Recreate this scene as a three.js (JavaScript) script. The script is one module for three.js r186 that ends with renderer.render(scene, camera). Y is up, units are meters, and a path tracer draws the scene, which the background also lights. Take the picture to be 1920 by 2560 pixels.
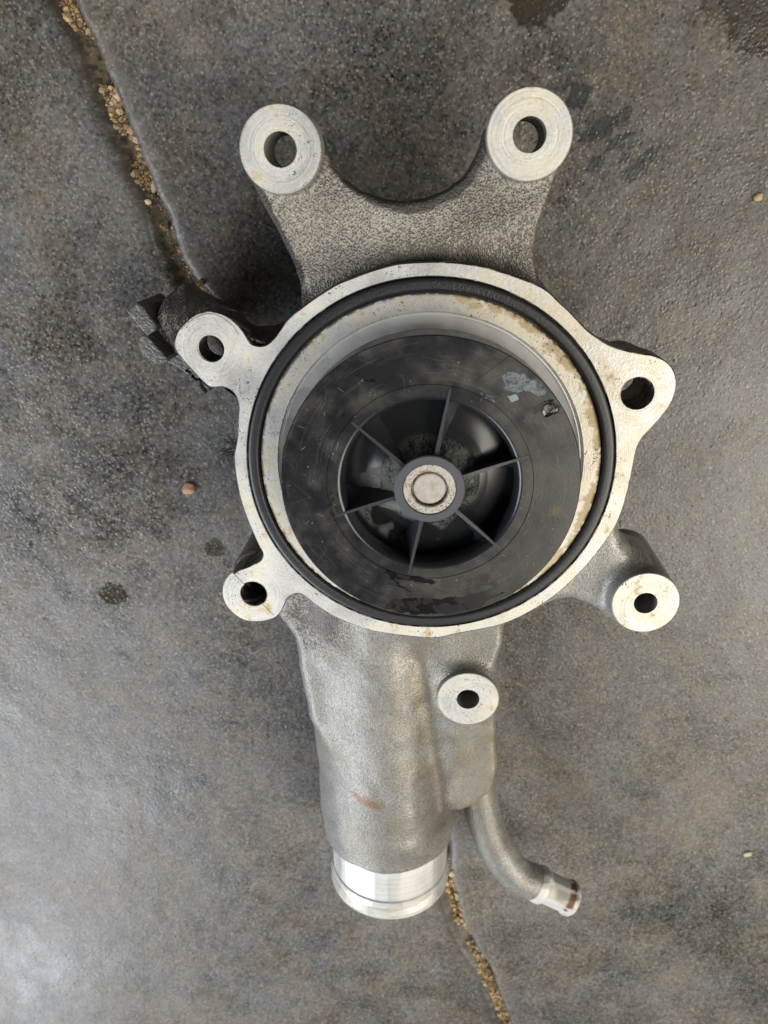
import * as THREE from 'three';
import { mergeGeometries, toCreasedNormals } from 'three/addons/utils/BufferGeometryUtils.js';
import { RectAreaLightUniformsLib } from 'three/addons/lights/RectAreaLightUniformsLib.js';

// ------------------------------------------------------------------ camera, surroundings, lamps, exposure
const HCAM = 0.318, FPX = 1950, VX = 1060, VY = 480;          // camera height, focal length and nadir in photo pixels (1920 x 2560)
const DN = new THREE.Vector3(VX - 960, VY - 1280, FPX).normalize();              // "down" in camera axes (x right, y down, z forward)
const E1 = new THREE.Vector3(1, 0, 0).addScaledVector(DN, -DN.x).normalize();
const E2 = new THREE.Vector3().crossVectors(DN, E1);
const toWorld = (v) => new THREE.Vector3(E1.dot(v), -DN.dot(v), E2.dot(v));
function P(px, py, h = 0) {                                    // the point at height h seen at a pixel of the photo
  const r = new THREE.Vector3(px - 960, py - 1280, FPX), t = (HCAM - h) / r.dot(DN);
  return new THREE.Vector3(r.dot(E1) * t, h, r.dot(E2) * t);
}
const scene = new THREE.Scene();
const camera = new THREE.PerspectiveCamera(2 * Math.atan(1280 / FPX) * 180 / Math.PI, 0.75, 0.01, 60);
camera.position.set(0, HCAM, 0);
camera.up.copy(toWorld(new THREE.Vector3(0, -1, 0)));
camera.lookAt(camera.position.clone().add(toWorld(new THREE.Vector3(0, 0, 1))));
camera.focus = 0.268; camera.userData.fStop = 15;
const renderer = new THREE.WebGLRenderer({ antialias: true });
renderer.toneMapping = THREE.LinearToneMapping;
renderer.toneMappingExposure = 1.2;
renderer.shadowMap.enabled = true;
RectAreaLightUniformsLib.init();
scene.background = new THREE.Color().setRGB(0.09, 0.089, 0.088);    // dim workshop air around the lamps

function lampPanel(name, label, pos, aim, w, h, rgb, intensity, glow) {
  const g = new THREE.Group(); g.name = name; g.position.set(...pos); scene.add(g);
  g.lookAt(...aim);
  g.userData = { label, category: 'lamp' };
  const col = new THREE.Color().setRGB(...rgb);
  const frame = new THREE.Mesh(new THREE.BoxGeometry(w + 0.08, h + 0.08, 0.06), new THREE.MeshStandardMaterial({ color: 0x8a8a88, roughness: 0.6 }));
  frame.name = 'lamp_housing'; frame.position.z = -0.035; g.add(frame);
  const face = new THREE.Mesh(new THREE.PlaneGeometry(w, h), new THREE.MeshStandardMaterial({ color: 0x111111, emissive: col, emissiveIntensity: glow }));
  face.name = 'lamp_diffuser'; face.position.z = 0.004; g.add(face);
  const l = new THREE.RectAreaLight(col, intensity, w, h); l.position.z = 0.01; l.rotation.y = Math.PI; l.name = 'panel_light';
  g.add(l);
}
lampPanel('ceiling_lamp', 'warm white rectangular workshop lamp high above the right side of the pump', [1.4, 1.7, 0.7], [0.02, 0, 0.1], 1.7, 1.8, [1, 0.94, 0.83], 4.6, 2.2);
lampPanel('daylight_panel', 'large cool daylight panel at the left, beyond the outlet end of the pump', [-1.75, 1.25, 1.45], [-0.15, 0.0, 0.25], 2.4, 1.5, [0.88, 0.93, 1.0], 4.6, 2.9);

// ------------------------------------------------------------------ helpers
const mulberry = (s) => () => { s = (s + 0x6d2b79f5) | 0; let t = Math.imul(s ^ (s >>> 15), 1 | s); t = (t + Math.imul(t ^ (t >>> 7), 61 | t)) ^ t; return ((t ^ (t >>> 14)) >>> 0) / 4294967296; };
const rnd = mulberry(77);
const TAB = new Float32Array(65536); { const r = mulberry(5); for (let i = 0; i < 65536; i++) TAB[i] = r(); }
function vn(x, y) {                                            // value noise 0..1
  const ix = Math.floor(x), iy = Math.floor(y); let fx = x - ix, fy = y - iy;
  fx = fx * fx * (3 - 2 * fx); fy = fy * fy * (3 - 2 * fy);
  const x0 = ix & 255, x1 = (ix + 1) & 255, y0 = (iy & 255) << 8, y1 = ((iy + 1) & 255) << 8;
  const a = TAB[y0 | x0], b = TAB[y0 | x1], c = TAB[y1 | x0], d = TAB[y1 | x1];
  return a + (b - a) * fx + (c - a) * fy + (a - b - c + d) * fx * fy;
}
function fbm(x, y, o = 4) { let s = 0, a = 0.5, t = 0; for (let i = 0; i < o; i++) { s += a * vn(x, y); t += a; a *= 0.5; x = x * 2.03 + 17.7; y = y * 2.03 + 9.1; } return s / t; }
function vn3(x, y, z) { const k = Math.floor(z), f = z - k, g = f * f * (3 - 2 * f); return vn(x + k * 37.3, y + k * 91.7) * (1 - g) + vn(x + (k + 1) * 37.3, y + (k + 1) * 91.7) * g; }
const W = { d: 0, id: 0 };
function cells(x, y) {                                         // nearest of one random point per cell: distance and the point's own number
  const ix = Math.floor(x), iy = Math.floor(y); let best = 9, id = 0;
  for (let j = -1; j < 2; j++) for (let i = -1; i < 2; i++) {
    const cx = ix + i, cy = iy + j, h = (Math.imul(Math.imul(cx, 0x27d4eb2d) ^ Math.imul(cy, 0x165667b1) ^ (Math.imul(cx + cy * 7, 0x9e3779b1) >>> 11), 0x85ebca6b) >>> 15) & 65535, a = TAB[h], b = TAB[(h + 7919) & 65535], dx = cx + a - x, dy = cy + b - y, d = dx * dx + dy * dy;
    if (d < best) { best = d; id = TAB[(h + 31337) & 65535]; }
  }
  W.d = Math.sqrt(best); W.id = id; return W;
}
const clamp = (x, a = 0, b = 1) => Math.min(b, Math.max(a, x));
const sm = (a, b, x) => { const t = clamp((x - a) / (b - a)); return t * t * (3 - 2 * t); };
const mix = (a, b, t) => a + (b - a) * t;
const enc = (v) => { v = clamp(v); return 255 * (v <= 0.0031308 ? v * 12.92 : 1.055 * Math.pow(v, 1 / 2.4) - 0.055); };
const ENC = new Uint8Array(4096); for (let i = 0; i < 4096; i++) ENC[i] = Math.round(enc(i / 4095));
const e8 = (v) => ENC[v <= 0 ? 0 : v >= 1 ? 4095 : (v * 4095) | 0];

// textures over a rectangle of the ground plan: f(x, z, out) sets out.r,g,b (linear), out.k (roughness), out.h (height 0..1)
function planTextures(n, m, x0, z0, w, d, f, marks, wets, warp = 0) {
  const col = new Uint8Array(n * m * 4), rough = new Uint8Array(n * m * 4), bump = new Uint8Array(n * m * 4), o = {};
  const layer = (draw) => {
    if (!draw) return null;
    const c = document.createElement('canvas'); c.width = n; c.height = m; const g = c.getContext('2d');
    g.setTransform(n / w, 0, 0, m / d, -x0 * n / w, -z0 * m / d);      // draw in metres (x, z)
    draw(g); return g.getImageData(0, 0, n, m).data;
  };
  const ink = layer(marks), wet = layer(wets);
  for (let j = 0; j < m; j++) for (let i = 0; i < n; i++) {
    const x = x0 + (i + 0.5) / n * w, z = z0 + (j + 0.5) / m * d, q = (j * n + i) * 4;
    o.ink = ink ? [ink[q], ink[q + 1], ink[q + 2], ink[q + 3] / 255] : null;
    if (wet) {                                                 // stains get a ragged outline
      const wx = Math.round(clamp(i + warp * n / w * (fbm(x * 380, z * 380, 4) - 0.5), 0, n - 1)), wz = Math.round(clamp(j + warp * m / d * (fbm(x * 380 + 50, z * 380 + 9, 4) - 0.5), 0, m - 1)), p = (wz * n + wx) * 4;
      o.wet = [wet[p], wet[p + 1], wet[p + 2], wet[p + 3] / 255];
    }
    f(x, z, o);
    col[q] = e8(o.r); col[q + 1] = e8(o.g); col[q + 2] = e8(o.b); col[q + 3] = 255;
    const k = clamp(o.k) * 255, h = clamp(o.h) * 255;
    rough[q] = rough[q + 1] = rough[q + 2] = k; rough[q + 3] = 255;
    bump[q] = bump[q + 1] = bump[q + 2] = h; bump[q + 3] = 255;
  }
  return [col, rough, bump].map((data, i) => {
    const t = new THREE.DataTexture(data, n, m, THREE.RGBAFormat);
    t.magFilter = THREE.LinearFilter; t.minFilter = THREE.LinearMipmapLinearFilter; t.generateMipmaps = true;
    t.wrapS = t.wrapT = THREE.MirroredRepeatWrapping; if (i === 0) t.colorSpace = THREE.SRGBColorSpace; t.needsUpdate = true;
    return t;
  });
}
function planUV(g, x0, z0, w, d, slip = 0.6) {                 // uv in the ground plan; steep faces slide along their height
  const p = g.attributes.position, uv = new Float32Array(p.count * 2);
  for (let i = 0; i < p.count; i++) { const y = p.getY(i); uv[2 * i] = (p.getX(i) + slip * y - slip * HF - x0) / w; uv[2 * i + 1] = (p.getZ(i) + slip * 0.8 * (y - HF) - z0) / d; }
  g.setAttribute('uv', new THREE.BufferAttribute(uv, 2)); return g;
}
const used = {};
const numbered = (n) => { const k = used[n] = (used[n] ?? -1) + 1; return k ? n + '_' + String(k).padStart(3, '0') : n; };
function part(name, geo, mat, parent, label) {
  const m = new THREE.Mesh(geo, mat); m.name = name; m.castShadow = m.receiveShadow = true; parent.add(m);
  if (label) m.userData.label = label; return m;
}
function single(name, geo, mat, label, category, kind, group) {
  const m = new THREE.Mesh(geo, mat); m.name = numbered(name); m.castShadow = m.receiveShadow = true; scene.add(m);
  if (label) m.userData.label = label; if (category) m.userData.category = category; if (kind) m.userData.kind = kind; if (group) m.userData.group = group; return m;
}
const V2 = (x, z) => new THREE.Vector2(x, -z);                 // ground plan (x, z) to shape axes
function fitCircle(cx, cy, rx, ry, h) {                        // circle at height h seen as this ellipse
  let sx = 0, sz = 0; const pts = [];
  for (let i = 0; i < 24; i++) { const a = i / 24 * Math.PI * 2, p = P(cx + rx * Math.cos(a), cy + ry * Math.sin(a), h); pts.push(p); sx += p.x; sz += p.z; }
  const x = sx / 24, z = sz / 24; return { x, z, r: pts.reduce((s, p) => s + Math.hypot(p.x - x, p.z - z), 0) / 24 };
}
function circlePath(x, z, r, n = 64) { const p = new THREE.Path(); p.setFromPoints(Array.from({ length: n + 1 }, (_, i) => { const a = i / n * Math.PI * 2; return V2(x + r * Math.cos(a), z + r * Math.sin(a)); })); return p; }
function smoothLoop(pts, n) { return new THREE.SplineCurve([...pts, pts[0]].map((p) => V2(p.x, p.z))).getPoints(n); }
function extrudeUp(shape, y0, y1, bevel = 0.0004, seg = 2) {   // a plate between two heights, edges broken
  const g = new THREE.ExtrudeGeometry(shape, { depth: y1 - y0 - 2 * bevel, bevelEnabled: bevel > 0, bevelThickness: bevel, bevelSize: bevel, bevelOffset: -bevel, bevelSegments: seg, curveSegments: 64 });
  g.translate(0, 0, y0 + bevel); g.rotateX(-Math.PI / 2); return g;
}
function lathe(profile, x, z, seg = 160) { const g = new THREE.LatheGeometry(profile.map(([r, y]) => new THREE.Vector2(r, y)), seg); g.translate(x, 0, z); return g; }
const creased = (g, a = 0.6) => toCreasedNormals(g, a);

// ------------------------------------------------------------------ main measures of the pump (metres)
const HF = 0.068;                                              // machined face above the floor
const CX = 0.0034, CZ = 0.0860;                                // pump axis
const HI = 0.0863;                                             // impeller shroud above the floor
const R_GO = 0.0619, R_GI = 0.0571, R_RIM = 0.0512, R_IMP = 0.0473, R_SEAM = 0.0326, R_EYE = 0.0281, R_HUB = 0.0111, H_HUB = 0.0896;
const EAR_L = { x: -0.0423, z: -0.0115, r: 0.01215 }, EAR_R = { x: 0.0300, z: -0.0152, r: 0.0124 };
const BOSS_R = { x: 0.0832, z: 0.1383, r: 0.0122, h: 0.064 }, BOSS_B = { x: 0.0208, z: 0.1838, r: 0.0121, h: 0.062 };
const HOLE_3 = { x: -0.0677, z: 0.0468, r: 0.00455 }, HOLE_R = { x: 0.0697, z: 0.0599, r: 0.0051 }, HOLE_L = { x: -0.0597, z: 0.1360, r: 0.00485 };
const px = (list, h) => list.map(([x, y]) => P(x, y, h));
const FLANGE = px([[1080,654],[999,659],[936,675],[889,692],[842,711],[795,740],[760,765],[723,795],[703,821],[684,847],[665,862],[645,865],[627,858],[617,843],[607,827],[588,806],[565,789],[535,779],[511,779],[482,790],[459,810],[444,828],[437,849],[437.5,871],[453,895],[479,924],[500,947],[520,965],[534,969],[557,968],[577,976],[591,993],[597,1019],[595,1045],[594,1085],[589,1117],[585,1140],[590,1194],[602,1250],[619,1300],[635,1338],[648,1366],[657,1384],[651,1401],[623,1416],[594,1428],[572,1448],[562,1476],[565,1504],[579,1529],[604,1548],[638,1555],[679,1548],[701,1533],[712,1511],[720,1495],[735,1486],[751,1485],[767,1495],[795,1517],[842,1545],[905,1570],[967,1584],[1080,1595],[1143,1584],[1205,1573],[1252,1562],[1299,1543],[1346,1517],[1393,1485],[1456,1426],[1503,1369],[1531,1329],[1550,1291],[1569,1231],[1581,1175],[1589,1135],[1594,1117],[1606,1095],[1628,1071],[1653,1043],[1675,1014],[1689,980],[1691,948],[1681,920],[1662,901],[1634,889],[1602,884],[1571,878],[1542,870],[1520,861],[1498,848],[1469,826],[1441,797],[1419,774],[1400,757],[1371,729],[1340,711],[1299,695],[1255,680],[1205,666],[1143,657]], HF);

function polySD(pts) {                                         // signed distance to a polygon in plan
  const n = pts.length, X = pts.map((p) => p.x), Z = pts.map((p) => p.z); let x0 = 9, x1 = -9, z0 = 9, z1 = -9;
  for (let i = 0; i < n; i++) { x0 = Math.min(x0, X[i]); x1 = Math.max(x1, X[i]); z0 = Math.min(z0, Z[i]); z1 = Math.max(z1, Z[i]); }
  return (x, z) => {
    const bx = Math.max(x0 - x, x - x1), bz = Math.max(z0 - z, z - z1); if (Math.max(bx, bz) > 0.025) return Math.max(bx, bz);
    let d = 1e9, s = 1;
    for (let i = 0, j = n - 1; i < n; j = i++) {
      const ex = X[j] - X[i], ez = Z[j] - Z[i], wx = x - X[i], wz = z - Z[i], t = clamp((wx * ex + wz * ez) / (ex * ex + ez * ez)), qx = wx - ex * t, qz = wz - ez * t; d = Math.min(d, qx * qx + qz * qz);
      const c1 = z >= Z[i], c2 = z < Z[j], c3 = ex * wz > ez * wx; if ((c1 && c2 && c3) || (!c1 && !c2 && !c3)) s = -s;
    }
    return s * Math.sqrt(d);
  };
}
const WEB = px([[604, 410], [631, 464], [671, 540], [701, 600], [728, 660], [747, 714], [745, 770], [1080, 900], [1420, 790], [1395, 748], [1372, 730], [1343, 684], [1334, 630], [1342, 570], [1358, 527], [1380, 468], [1402, 400], [1210, 322], [1201, 364], [1184, 402], [1162, 440], [1119, 476], [1064, 500], [1010, 508], [951, 501], [896, 478], [853, 446], [820, 408], [806, 372], [640, 300]], 0.061);
const webD = polySD(WEB);

// ------------------------------------------------------------------ materials
// cast aluminium over the whole pump plan
const CAST = [-0.10, -0.04, 0.22, 0.37];
const rustP = P(908, 1982, 0.058);
const webGrime = [[620, 500, 60], [1330, 640, 70], [1130, 640, 110], [820, 430, 50], [1190, 470, 60]].map(([x, y, r]) => { const p = P(x, y, 0.06); return [p.x, p.z, r / 7800]; });
const oily = [[1612, 866, 0.040, 0.0085], [603, 1398, 0.040, 0.0085], [1650, 1425, 0.045, 0.0075]].map(([x, y, h, r]) => { const p = P(x, y, h); return [p.x, p.z, r]; });  // lug and boss walls: oil, with their shade painted into the black
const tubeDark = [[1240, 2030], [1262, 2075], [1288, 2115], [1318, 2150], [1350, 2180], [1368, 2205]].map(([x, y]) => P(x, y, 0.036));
const [castCol, castRough, castBump] = planTextures(2000, 2048, ...CAST, (x, z, o) => {
  const web = 1 - sm(0.02, 0.05, z + 0.008 * (fbm(x * 90, z * 90, 2) - 0.5));      // the ears' web is grimier than the outlet
  const g1 = fbm(x * 2000 + 3, z * 2000, 2), g2 = vn(x * 3200, z * 3200), big = fbm(x * 60, z * 60 + 4, 4), mid = fbm(x * 220 + 9, z * 220, 3);
  cells(x * 2300, z * 2300); const c1 = W.d, k1 = W.id;
  let a = mix(0.195, 0.22, web) * (0.70 + 0.6 * big) * (1 + 0.35 * (k1 - 0.5) + 0.2 * (g1 - 0.5));
  a *= 1 + 0.30 * sm(0.030, 0.048, x) * sm(0.095, 0.11, z);
  let r = a * (1.03 + 0.05 * web), g = a * 0.99, b = a * (0.91 - 0.07 * web);
  let dirt = 0; if (web > 0) for (const [gx, gz, gr] of webGrime) dirt += Math.exp(-((x - gx) ** 2 + (z - gz) ** 2) / (gr * gr));
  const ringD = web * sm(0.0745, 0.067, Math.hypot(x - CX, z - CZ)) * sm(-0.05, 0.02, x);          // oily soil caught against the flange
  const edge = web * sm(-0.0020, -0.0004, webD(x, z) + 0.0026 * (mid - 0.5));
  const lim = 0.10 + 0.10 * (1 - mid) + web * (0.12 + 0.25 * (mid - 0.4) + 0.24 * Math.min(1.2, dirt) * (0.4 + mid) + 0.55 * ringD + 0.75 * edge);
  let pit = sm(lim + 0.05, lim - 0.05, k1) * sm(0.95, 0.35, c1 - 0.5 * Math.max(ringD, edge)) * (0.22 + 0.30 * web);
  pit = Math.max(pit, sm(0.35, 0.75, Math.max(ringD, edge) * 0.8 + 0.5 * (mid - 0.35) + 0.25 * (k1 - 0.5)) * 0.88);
  for (const [gx, gz, gr] of oily) { const q = Math.hypot(x - gx, z - gz) / gr + 0.7 * (mid - 0.5) + 0.35 * (k1 - 0.5); pit = Math.max(pit, sm(1.05, 0.8, q) * 0.9); }  // oil and painted shade share one black
  r = mix(r, 0.022, pit); g = mix(g, 0.019, pit); b = mix(b, 0.016, pit);
  // oil film with a ragged outline in the valley beside the outlet, and under the flange
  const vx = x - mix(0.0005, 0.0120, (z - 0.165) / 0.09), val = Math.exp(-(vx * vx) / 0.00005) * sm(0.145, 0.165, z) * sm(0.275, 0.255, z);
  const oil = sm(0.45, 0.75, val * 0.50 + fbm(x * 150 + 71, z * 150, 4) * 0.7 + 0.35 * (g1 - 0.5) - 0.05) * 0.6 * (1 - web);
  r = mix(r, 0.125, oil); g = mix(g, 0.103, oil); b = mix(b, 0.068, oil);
  const hump = sm(0.45, 0.6, 0.5 * sm(0.000, 0.014, x - 0.004) * sm(0.185, 0.205, z) * sm(0.262, 0.25, z) + 0.6 * mid + 0.25 * (g1 - 0.5) - 0.15) * 0.6; r = mix(r, 0.24, hump); g = mix(g, 0.205, hump); b = mix(b, 0.14, hump);
  const soil = sm(0.52, 0.70, fbm(x * 110 + 40, z * 110, 4) + 0.2 * (g1 - 0.5)) * 0.4 * (1 - web);
  r = mix(r, 0.16, soil); g = mix(g, 0.145, soil); b = mix(b, 0.105, soil);
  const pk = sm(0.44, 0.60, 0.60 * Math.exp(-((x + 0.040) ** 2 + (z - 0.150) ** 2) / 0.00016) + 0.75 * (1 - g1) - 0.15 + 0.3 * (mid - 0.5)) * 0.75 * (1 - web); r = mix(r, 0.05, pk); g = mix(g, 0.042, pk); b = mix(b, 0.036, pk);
  const ddxr = x - rustP.x, ddzr = z - rustP.z - 0.38 * (x - rustP.x);
  const arc = ddzr + 14 * ddxr * ddxr - 0.0008, rust = sm(0.42, 0.62, 0.85 * Math.exp(-(ddxr * ddxr) / 0.00010 - arc * arc / 0.0000060) + 0.55 * (k1 - 0.5) + 0.7 * (mid - 0.5));
  const rk = rust * (0.45 + 0.5 * k1); r = mix(r, 0.17, rk); g = mix(g, 0.078, rk); b = mix(b, 0.038, rk);
  let td = 0; for (const t of tubeDark) td = Math.max(td, Math.exp(-((x - t.x) ** 2 + (z - t.z) ** 2) / 0.00004)); td = sm(0.30, 0.6, td + 0.9 * (mid - 0.5) + 0.25 * (g1 - 0.5)) * 0.85 * sm(0.258, 0.262, z);  // upper right of the tube: stain and shade painted as one dark tone
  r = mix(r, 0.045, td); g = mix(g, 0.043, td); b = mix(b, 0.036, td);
  o.r = r; o.g = g; o.b = b; o.k = mix(0.36, 0.46, web) + 0.22 * g1 - 0.08 * oil; o.h = 0.5 + (0.25 + 0.45 * web) * ((k1 - 0.5) * sm(0.9, 0.2, c1) + 0.5 * (g1 - 0.5)) - 0.3 * pit * web;
});
const M = {};
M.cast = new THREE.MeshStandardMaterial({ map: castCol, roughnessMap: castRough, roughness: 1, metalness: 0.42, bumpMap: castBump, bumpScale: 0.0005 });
M.castSide = new THREE.MeshStandardMaterial({ color: new THREE.Color().setRGB(0.24, 0.235, 0.215), roughness: 0.55, metalness: 0.4, bumpMap: castBump, bumpScale: 0.0003 });
const [grimeShadeCol, grimeRough, grimeBump] = planTextures(768, 768, 0, 0, 0.09, 0.09, (x, z, o) => {       // oily casting skin, shade painted into its black, with worn grains
  const g1 = fbm(x * 1300 + 3, z * 1300, 2), mid = fbm(x * 130 + 9, z * 130, 3), worn = sm(0.47, 0.66, g1 * 0.6 + 0.4 * mid);
  o.r = mix(0.020, 0.20, worn); o.g = mix(0.020, 0.18, worn); o.b = mix(0.021, 0.145, worn); o.k = 0.4 + 0.35 * worn; o.h = g1;
});
M.grime = new THREE.MeshStandardMaterial({ map: grimeShadeCol, roughnessMap: grimeRough, roughness: 1, metalness: 0.15, bumpMap: grimeBump, bumpScale: 0.00035 });
M.bracket = new THREE.MeshStandardMaterial({ color: new THREE.Color().setRGB(0.095, 0.092, 0.088), roughnessMap: grimeRough, roughness: 1, metalness: 0.2, bumpMap: grimeBump, bumpScale: 0.0004 });
// machined aluminium of the face
const FACE = [-0.095, -0.035, 0.2, 0.245];
const scratch = (g, n, x0, x1, z0, z1, len, rgba, wid, seed) => {
  const r = mulberry(seed); g.lineWidth = wid; g.lineCap = 'round'; g.strokeStyle = rgba;
  for (let i = 0; i < n; i++) { const x = mix(x0, x1, r()), z = mix(z0, z1, r()), a = r() * 6.28, l = len * (0.3 + r()); g.beginPath(); g.moveTo(x, z); g.quadraticCurveTo(x + l * 0.5 * Math.cos(a + 0.3 * (r() - 0.5)), z + l * 0.5 * Math.sin(a), x + l * Math.cos(a), z + l * Math.sin(a)); g.stroke(); }
};
const [faceCol, faceRough, faceBump] = planTextures(1672, 2048, ...FACE, (x, z, o) => {
  const dx = x - CX, dz = z - CZ, R = Math.hypot(dx, dz), th = Math.atan2(dz, dx);
  const big = fbm(x * 70 + 5, z * 70, 4), mid = fbm(x * 260, z * 260 + 7, 4), fine = vn(x * 1900, z * 1900);
  const mill = 0.5 + 0.5 * Math.sin((Math.hypot(dx + 0.035, dz - 0.012) * 9500) + 2 * vn(x * 200, z * 200));
  let a = 0.54 + 0.42 * (big - 0.5) + 0.10 * (fine - 0.5) + 0.05 * (mill - 0.5) * sm(0.35, 0.7, big);
  let r = a * 1.0, g = a * 0.99, b = a * 0.955;
  const right = sm(-0.03, 0.04, dx);                               // dried coolant, more of it towards the right and on the inner land
  const land = sm(0.0590, 0.0570, R), ragged = fbm(x * 700 + 20, z * 700, 3);
  const film = sm(0.42, 0.62, big * 0.6 + mid * 0.3 + 0.08 * land + 0.11 * right) * 0.52;
  r = mix(r, 0.50, film); g = mix(g, 0.44, film); b = mix(b, 0.30, film);
  const edge = Math.exp(-Math.pow((R - 0.0560) / 0.0018, 2)) * (0.25 + 0.75 * right);
  const tan = sm(0.56, 0.70, ragged * 0.35 + mid * 0.35 + big * 0.2 + 0.22 * edge + 0.05 * vn(th * 9, R * 300)) * 0.75;
  r = mix(r, 0.40, tan); g = mix(g, 0.31, tan); b = mix(b, 0.16, tan);
  const rim = Math.exp(-Math.pow((R - 0.0569) / 0.0005, 2)) * sm(0.4, 0.7, fbm(th * 40, R * 900, 3) + 0.15);
  r = mix(r, 0.10, rim); g = mix(g, 0.075, rim); b = mix(b, 0.04, rim);
  const pit = sm(0.80, 0.9, vn(x * 2300 + 40, z * 2300)) * sm(0.55, 0.66, fbm(x * 110 + 60, z * 110, 3)) * 0.85;
  r = mix(r, 0.04, pit); g = mix(g, 0.035, pit); b = mix(b, 0.03, pit);
  if (o.ink && o.ink[3] > 0) { const t = o.ink[3]; r = mix(r, (o.ink[0] / 255) ** 2.2, t); g = mix(g, (o.ink[1] / 255) ** 2.2, t); b = mix(b, (o.ink[2] / 255) ** 2.2, t); }
  o.r = r; o.g = g; o.b = b; o.k = 0.28 + 0.22 * big + 0.25 * tan + 0.10 * film + 0.1 * mid; o.h = 0.5 + 0.22 * (mill - 0.5) * sm(0.3, 0.7, mid) + 0.4 * (fine - 0.5) - 0.5 * pit + 0.2 * tan;
}, (g) => {
  scratch(g, 160, -0.09, 0.1, 0.0, 0.2, 0.006, 'rgba(120,112,98,0.5)', 0.00012, 3);
  scratch(g, 60, -0.09, 0.1, -0.03, 0.2, 0.004, 'rgba(240,238,230,0.7)', 0.00012, 4);
  const r = mulberry(6);                                           // cutter swirls and bolt rub round the holes
  for (const [c, r0, r1, n] of [[EAR_L, 0.0056, 0.0121, 46], [EAR_R, 0.0056, 0.0123, 46], [BOSS_R, 0.005, 0.012, 34], [BOSS_B, 0.005, 0.012, 34], [HOLE_3, 0.005, 0.010, 26], [HOLE_R, 0.0055, 0.011, 26], [HOLE_L, 0.005, 0.011, 26]])
    for (let i = 0; i < n; i++) { const R = mix(r0, r1, r()), a = r() * 6.28, w = 0.4 + 2.2 * r(); g.lineWidth = 0.0001 + 0.00012 * r(); g.strokeStyle = r() < 0.6 ? 'rgba(120,115,104,0.35)' : 'rgba(225,222,214,0.45)'; g.beginPath(); g.arc(c.x, c.z, R, a, a + w); g.stroke(); }
  for (let i = 0; i < 70; i++) { const a = r() * 6.28, R = 0.0525 + 0.013 * r(); g.fillStyle = 'rgba(45,40,34,0.7)'; g.beginPath(); g.ellipse(CX + R * Math.cos(a), CZ + R * Math.sin(a), 0.00015 + 0.0003 * r(), 0.0001 + 0.0001 * r(), r() * 3, 0, 7); g.fill(); }
});
M.machined = new THREE.MeshStandardMaterial({ map: faceCol, roughnessMap: faceRough, roughness: 1, metalness: 0.4, bumpMap: faceBump, bumpScale: 0.00007 });
M.polished = new THREE.MeshStandardMaterial({ color: new THREE.Color().setRGB(0.80, 0.79, 0.77), roughness: 0.30, metalness: 0.3 });
const [turnCol, turnRough, turnBump] = planTextures(512, 512, 0, 0, 1, 1, (u, v, o) => {      // u round the neck, v along it
  const ring = vn(3.3, v * 420), ring2 = vn(7.7, v * 130), n = fbm(u * 60, v * 22, 4), sp = vn(u * 170, v * 170);
  const st = sm(0.5, 0.75, fbm(u * 16 + 5, v * 9 + 2, 5)), pit = 0.5 * sm(0.93, 0.97, sp);
  let a = 0.47 + 0.12 * (ring - 0.5) + 0.12 * (n - 0.5) + 0.06 * (ring2 - 0.5);
  o.r = mix(a, 0.40, st * 0.5) * (1 - 0.6 * pit); o.g = mix(a * 0.99, 0.37, st * 0.5) * (1 - 0.6 * pit); o.b = mix(a * 0.95, 0.26, st * 0.5) * (1 - 0.6 * pit);
  o.k = 0.46 + 0.2 * n + 0.15 * (ring - 0.5) + 0.15 * st; o.h = 0.5 + 0.5 * (ring - 0.5) + 0.3 * (ring2 - 0.5) - 0.4 * pit;
});
M.nozzle = new THREE.MeshStandardMaterial({ map: turnCol, roughnessMap: turnRough, roughness: 1, metalness: 0.75, bumpMap: turnBump, bumpScale: 0.00005 });
M.rubber = new THREE.MeshStandardMaterial({ color: new THREE.Color().setRGB(0.011, 0.0115, 0.013), roughness: 0.42, metalness: 0, bumpMap: castBump, bumpScale: 0.00012 });

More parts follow.
